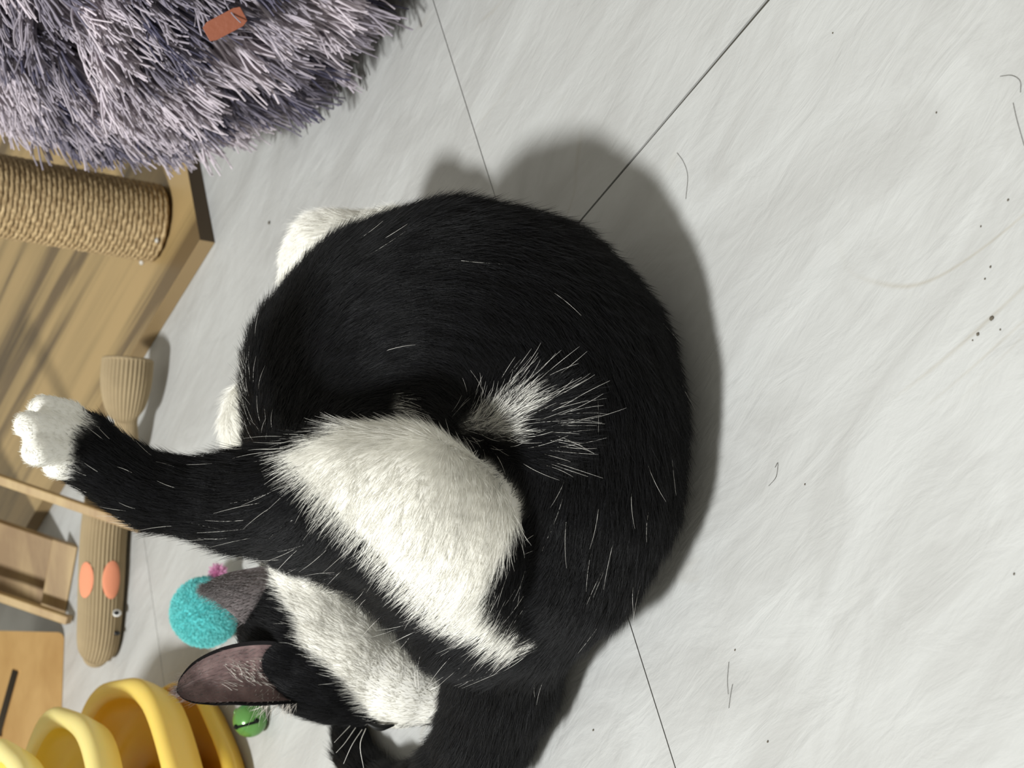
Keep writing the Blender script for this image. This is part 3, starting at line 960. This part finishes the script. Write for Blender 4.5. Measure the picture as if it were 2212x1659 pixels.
# fur: strands rooted on the body
tri = np.concatenate([CF[:, [0, 1, 2]], CF[:, [0, 2, 3]]])
e1 = CV[tri[:, 1]] - CV[tri[:, 0]]; e2 = CV[tri[:, 2]] - CV[tri[:, 0]]
tn = np.cross(e1, e2); ta = np.linalg.norm(tn, axis=1); tn /= ta[:, None] + 1e-12
vn = np.zeros_like(CV)
for k_ in range(3): np.add.at(vn, tri[:, k_], tn * ta[:, None])
vn /= np.linalg.norm(vn, axis=1)[:, None] + 1e-12
tcen = CV[tri].mean(1)
vis = np.einsum('ij,ij->i', tn, (EYE - tcen) / np.linalg.norm(EYE - tcen, axis=1)[:, None])
wt = ta * np.where(vis > -0.35, 1.0, 0.25) * np.where(tcen[:, 2] > 0.006, 1, 0)
NH = 230000
pick = rng.choice(len(tri), NH, p=wt / wt.sum())
u1, u2 = rng.random(NH), rng.random(NH)
sw = u1 + u2 > 1; u1[sw], u2[sw] = 1 - u1[sw], 1 - u2[sw]
def bary(A_): return A_[tri[pick, 0]] * (1 - u1 - u2)[:, None] + A_[tri[pick, 1]] * u1[:, None] + A_[tri[pick, 2]] * u2[:, None]
roots = bary(CV); nrm = bary(vn); nrm /= np.linalg.norm(nrm, axis=1)[:, None]
# flow follows the chains; the thigh and the head have their own lay
flow = np.zeros((NH, 3)); fw = np.zeros(NH)
for n_, (a, ra), (b_, rb) in ALL:
    d_ = seg_sdf(roots, a, ra, b_, rb)
    w_ = np.exp(-np.clip(d_, -0.01, 1) / 0.006)
    ax_ = (b_ - a) / np.linalg.norm(b_ - a)
    if n_ == 'head': ax_ = -ax_
    flow += w_[:, None] * ax_; fw += w_
flow /= fw[:, None] + 1e-12
wh, pid, qh = whiteness(roots, 7.0)
def img_dir(dx, dy): 
    v = _X * dx - _Y * dy
    return v / np.linalg.norm(v)
is_leg = pid == names.index('leg')
thigh = is_leg & (qh[:, 0] > 480)
bl_ = np.clip((qh[:, 0] - 480) / 220, 0, 1)[:, None]
flow = np.where(thigh[:, None], flow * (1 - bl_) + img_dir(-0.62, 0.80)[None] * bl_, flow)
fl_h = pid == names.index('head')
flow = np.where(fl_h[:, None], img_dir(-0.80, -0.25)[None] * 0.8 + nrm * 0.1, flow)
fan = (pid == names.index('torso')) & inside([(960, 940), (1000, 850), (1150, 800), (1260, 850), (1240, 1010), (1130, 1010)], qh)
fv = qh - np.array([930.0, 945.0]); fv /= np.linalg.norm(fv, axis=1)[:, None] + 1e-9
fdir = _X[None] * fv[:, :1] - _Y[None] * fv[:, 1:2]
flow = np.where(fan[:, None], fdir, flow)
flow -= nrm * np.einsum('ij,ij->i', flow, nrm)[:, None]
flow /= np.linalg.norm(flow, axis=1)[:, None] + 1e-9
LEN = {'torso': .0150, 'chest': .014, 'foreleg': .011, 'rump': .016, 'leg': .0145, 'paw': .0032, 'head': .0085, 'tail': .015}
base_len = np.array([LEN[n_] for n_ in names])[pid]
shank = is_leg & (qh[:, 0] < 480)
base_len = np.where(shank, .006 + .0075 * np.clip((qh[:, 0] - 150) / 330, 0, 1), base_len)
muz = fl_h & (qh[:, 0] > 800)
base_len = np.where(muz, .004, base_len)
# neighbouring strands clump a little
cl = np.sin(roots * 950).sum(1) * .06
lift = np.where(pid == names.index('paw'), .22, np.where(fl_h, .17, .16)) + rng.normal(0, .04, NH) + cl * .7
dirs = flow * 1.0 + nrm * lift[:, None] + rng.normal(0, .10, (NH, 3)) + np.sin(roots[:, [1, 2, 0]] * 420) * .07
dirs /= np.linalg.norm(dirs, axis=1)[:, None]
lens = base_len * rng.uniform(.65, 1.15, NH)
isw = rng.random(NH) < wh
core = isw & thigh & inside([(700, 985), (880, 950), (1060, 1060), (1060, 1180), (1020, 1290), (900, 1230), (780, 1120)], qh)
lens = np.where(core, lens * .62, lens)
bcol = BLK[None] * (.4 + 2.2 * rng.random((NH, 1)) ** 3) * np.array([1, 1, 1.03])
wcol = WHT[None] * rng.uniform(.86, 1.08, (NH, 1))
hcol = np.where(isw[:, None], wcol, bcol)
pinkness = np.clip(1 - np.hypot(qh[:, 0] - 968, qh[:, 1] - 1518) / 30, 0, 1) * fl_h
keep = (roots[:, 2] + dirs[:, 2] * lens > 0.001) & (rng.random(NH) > pinkness)
M_fur = hair_mat('cat_fur', 0.45, 0.25)
hair_object('fur', roots[keep], dirs[keep], lens[keep], M_fur, cat, rng.uniform(.00005, .00011, keep.sum()), hcol[keep], npts=5, droop=.0, curl=.10, tip=.12)
# scattered long white guard hairs over the black coat
gm = np.flatnonzero(keep & ~isw & (vis[pick] > 0) & (
    (thigh & (rng.random(NH) < .007)) | (shank & (qh[:, 0] > 170) & (rng.random(NH) < .006)) |
    ((pid == names.index('torso')) & inside([(1150, 1000), (1400, 1050), (1400, 1300), (1150, 1300)], qh) & (rng.random(NH) < .004)) |
    (fan & (rng.random(NH) < .035)) | ((pid == names.index('rump')) & (rng.random(NH) < .006)) |
    ((pid == names.index('torso')) & inside([(500, 830), (620, 830), (620, 960), (500, 960)], qh) & (rng.random(NH) < .010)) |
    ((pid == names.index('torso')) & (rng.random(NH) < .0004))))
gd = dirs[gm] + nrm[gm] * .10; gd /= np.linalg.norm(gd, axis=1)[:, None]
hair_object('guard_hairs', roots[gm], gd, base_len[gm] * rng.uniform(.9, 1.7, len(gm)), M_fur, cat, .00008, np.tile(np.array([[.72, .70, .66]]), (len(gm), 1)), npts=6, curl=.13, tip=.2)

# ears: curved shells
M_earin, nt, b = new_mat('ear_inner_skin')
tcx = N(nt, 'ShaderNodeTexCoord'); no = N(nt, 'ShaderNodeTexNoise', i_Scale=120.0, i_Detail=4.0)
nt.links.new(tcx.outputs['Object'], no.inputs['Vector'])
cr = N(nt, 'ShaderNodeValToRGB'); cr.color_ramp.elements[0].color = lin(112, 92, 92); cr.color_ramp.elements[1].color = lin(158, 134, 132)
cr.color_ramp.elements[0].position = .3; cr.color_ramp.elements[1].position = .7
nt.links.new(no.outputs[0], cr.inputs[0]); nt.links.new(cr.outputs[0], b.inputs['Base Color'])
b.inputs['Roughness'].default_value = .7; b.inputs['Specular IOR Level'].default_value = .2
b.inputs['Subsurface Weight'].default_value = .15; b.inputs['Subsurface Radius'].default_value = (.006, .002, .0015)
M_earout = plain('ear_outer_fur', (0.012, 0.011, 0.012, 1), .8, .15, var=.3, vscale=300)
M_earback = plain('ear_back_fur', lin(120, 112, 112), .85, .1, var=.3, vscale=400)
def ear(name, keys, Y0, Y1, dish, mat_in, mat_out):
    """keys: (centre px, half width px) from base to tip; edges curl towards the viewer by dish metres"""
    kk = catmull([[a, b_, w] for a, b_, w in keys], 26)
    nu = 17
    V = []
    for side in (0, 1):
        for i, (a, b_, w) in enumerate(kk):
            v = i / (len(kk) - 1)
            j0, j1 = max(i - 1, 0), min(i + 1, len(kk) - 1)
            tx, ty = kk[j1][0] - kk[j0][0], kk[j1][1] - kk[j0][1]
            L = math.hypot(tx, ty); px_, py_ = -ty / L, tx / L
            for u_ in np.linspace(-1, 1, nu):
                Yd = Y0 + (Y1 - Y0) * v + dish * (1 - u_ * u_) * (1 - 0.75 * v) + side * 0.0022 * (1 - .6 * abs(u_))
                V.append(at(a + px_ * w * u_, b_ + py_ * w * u_, Y=Yd))
    n = len(kk); F = []; mi = []
    o = n * nu
    for i in range(n - 1):
        for j in range(nu - 1):
            q = (i * nu + j, i * nu + j + 1, (i + 1) * nu + j + 1, (i + 1) * nu + j)
            F.append(q); mi.append(1 if j in (0, nu - 2) or i > n - 3 else 0)
            F.append(tuple(o + t for t in q[::-1])); mi.append(1)
    for i in range(n - 1):
        for j in (0, nu - 1):
            F.append((i * nu + j, (i + 1) * nu + j, o + (i + 1) * nu + j, o + i * nu + j)); mi.append(1)
    for j in range(nu - 1):
        for i in (0, n - 1):
            F.append((i * nu + j, i * nu + j + 1, o + i * nu + j + 1, o + i * nu + j)); mi.append(1)
    me = pymesh(name, V, F)
    me.materials.append(mat_in); me.materials.append(mat_out)
    me.polygons.foreach_set('material_index', np.array(mi, np.int32))
    ob = link(name, me, None, cat, True)
    return ob, np.array(V[:o]).reshape(n, nu, 3)
ear1, E1g = ear('ear', [(650, 1462, 58), (600, 1455, 68), (550, 1455, 70), (500, 1459, 65), (450, 1471, 55), (415, 1483, 40), (392, 1490, 22), (382, 1492, 4)], .838, .842, .016, M_earin, M_earout)
ear1['label'] = 'upright ear with pinkish-grey inside and white wisps'
ear2, E2g = ear('ear', [(600, 1300, 78), (550, 1288, 66), (505, 1277, 46), (470, 1272, 28), (450, 1271, 13), (444, 1271, 3)], .868, .872, -.008, M_earback, M_earback)
ear2['label'] = 'dark grey ear tip behind the raised leg'
def ear_hair(grid, n, vr, ur, target_dir, length, colr, rad, name, spread=.25):
    nv, nu_, _ = grid.shape
    R0, D0 = [], []
    for _ in range(n):
        v = rng.uniform(*vr) * (nv - 1); u_ = rng.uniform(*ur) * (nu_ - 1)
        p = grid[int(v), int(u_)]
        R0.append(p + (EYE - p) / np.linalg.norm(EYE - p) * .0008)
        d_ = target_dir + (EYE - p) * .35 + rng.normal(0, spread, 3); D0.append(d_ / np.linalg.norm(d_))
    R0, D0 = np.array(R0), np.array(D0)
    return hair_object(name, R0, D0, length * rng.uniform(.6, 1.2, n), M_fur, cat, rad, colr[None] * rng.uniform(.6, 1.15, (n, 1)), npts=6, curl=.3, tip=.15)
ear_hair(E1g, 170, (.04, .45), (.30, .75), img_dir(-.7, -.35), .017, np.array([.85, .80, .74]), .00011, 'ear_wisps')
ear_hair(E1g, 110, (.0, .30), (.0, .30), img_dir(-.5, .75), .012, np.array([.75, .70, .64]), .00010, 'ear_wisps')
ear_hair(E1g, 900, (.05, .98), (.05, .95), img_dir(-.9, .2), .006, np.array([.26, .22, .21]), .00007, 'ear_down')
ear_hair(E2g, 1500, (.1, .98), (.03, .97), img_dir(-.9, .2), .006, np.array([.22, .20, .20]), .00010, 'ear_down')
# nose leather and closed eye
M_nose = plain('nose_leather', lin(150, 120, 116), .55, .35, bump=(700, .4, .0006), var=.15)
npos = at(962, 1520, Y=.806)
nrot = Vector(tuple(at(990, 1535, Y=.80) - npos)).to_track_quat('X', 'Z').to_matrix()
link('nose', ellipsoid('nose', npos, (.0042, .0055, .0040), 20, 12, nrot, noise=.02), M_nose, cat, True)
M_lid = plain('eyelid', (0.006, 0.006, 0.006, 1), .5, .3)
link('eyelid', tube('eyelid', catmull([at(792, 1562, Y=.822), at(820, 1572, Y=.818), at(852, 1566, Y=.815)], 12), np.array([.0006, .001, .0014, .0017, .0019, .002, .002, .0019, .0016, .0013, .001, .0005]), 8), M_lid, cat, True)
# whiskers
M_whisk = plain('whisker', (.78, .76, .72, 1), .35, .4)
for (a, m_, e_) in (((756, 1568), (735, 1590), (722, 1604)), ((768, 1572), (745, 1605), (726, 1626)), ((782, 1576), (760, 1610), (742, 1650)), ((790, 1574), (778, 1610), (786, 1662)),
                    ((905, 1485), (903, 1450), (912, 1420)), ((900, 1488), (896, 1455), (902, 1425)), ((955, 1492), (985, 1484), (1010, 1482)), ((930, 1490), (960, 1478), (990, 1485))):
    Yw = .812 if a[0] < 800 else .80
    pth = catmull([at(*a, Y=Yw), at(*m_, Y=Yw - .006), at(*e_, Y=Yw - .008)], 10)
    link('whisker', tube('whisker', pth, np.linspace(.00032, .00008, 10), 6), M_whisk, cat, True)
# specks of lint on the back
M_lint = plain('lint', (.75, .74, .7, 1), .9, .1)

# ---------------------------------------------------------------- crumbs and shed hairs on the floor
M_crumb = plain('crumb', lin(96, 90, 80), .9, .2, var=.3, vscale=900)
crumb_px = [(2142, 688, 5), (2112, 722, 4), (2139, 576, 3), (2177, 432, 3), (2127, 602, 2.5), (2190, 1240, 3), (1281, 1577, 2.5), (1658, 1602, 3), (1738, 1046, 2.5), (1587, 1404, 2.5), (2022, 243, 2.5), (2118, 489, 2.5), (1798, 71, 2), (582, 481, 4), (2160, 712, 2.5), (2100, 735, 2)]
for (px, py, rp) in crumb_px:
    p = at(px, py, z=0.0004); r = rp * mpp(p)
    o = link('crumb', ellipsoid('crumb', (p[0], p[1], r * .5), (r, r * rng.uniform(.6, 1), r * .55), 8, 6, noise=.2), M_crumb)
    tag(o, 'tiny dark crumb lying on the pale floor tiles', 'crumb', 'crumbs scattered on the floor')
M_shed = plain('shed_hair', lin(90, 88, 84), .6, .3)
for pts in ([(1462, 330), (1476, 350), (1485, 380), (1481, 430)], [(2160, 165), (2185, 163), (2203, 175), (2204, 200)], [(2188, 222), (2196, 258), (2212, 315)], [(1300 + 912 * .41 / 1, 1010), (1680, 1000), (1676, 1030), (1660, 1050)], [(1574, 1430), (1571, 1470), (1573, 1500)], [(1582, 1478), (1578, 1500), (1574, 1530)]):
    pth = catmull([at(a, b_, z=.0005) for a, b_ in pts], 16)
    o = link('shed_hair', tube('shed_hair', pth, .00011, 5), M_shed)
    tag(o, 'fine loose cat hair lying on the pale floor tiles', 'hair', 'shed hairs on the floor')
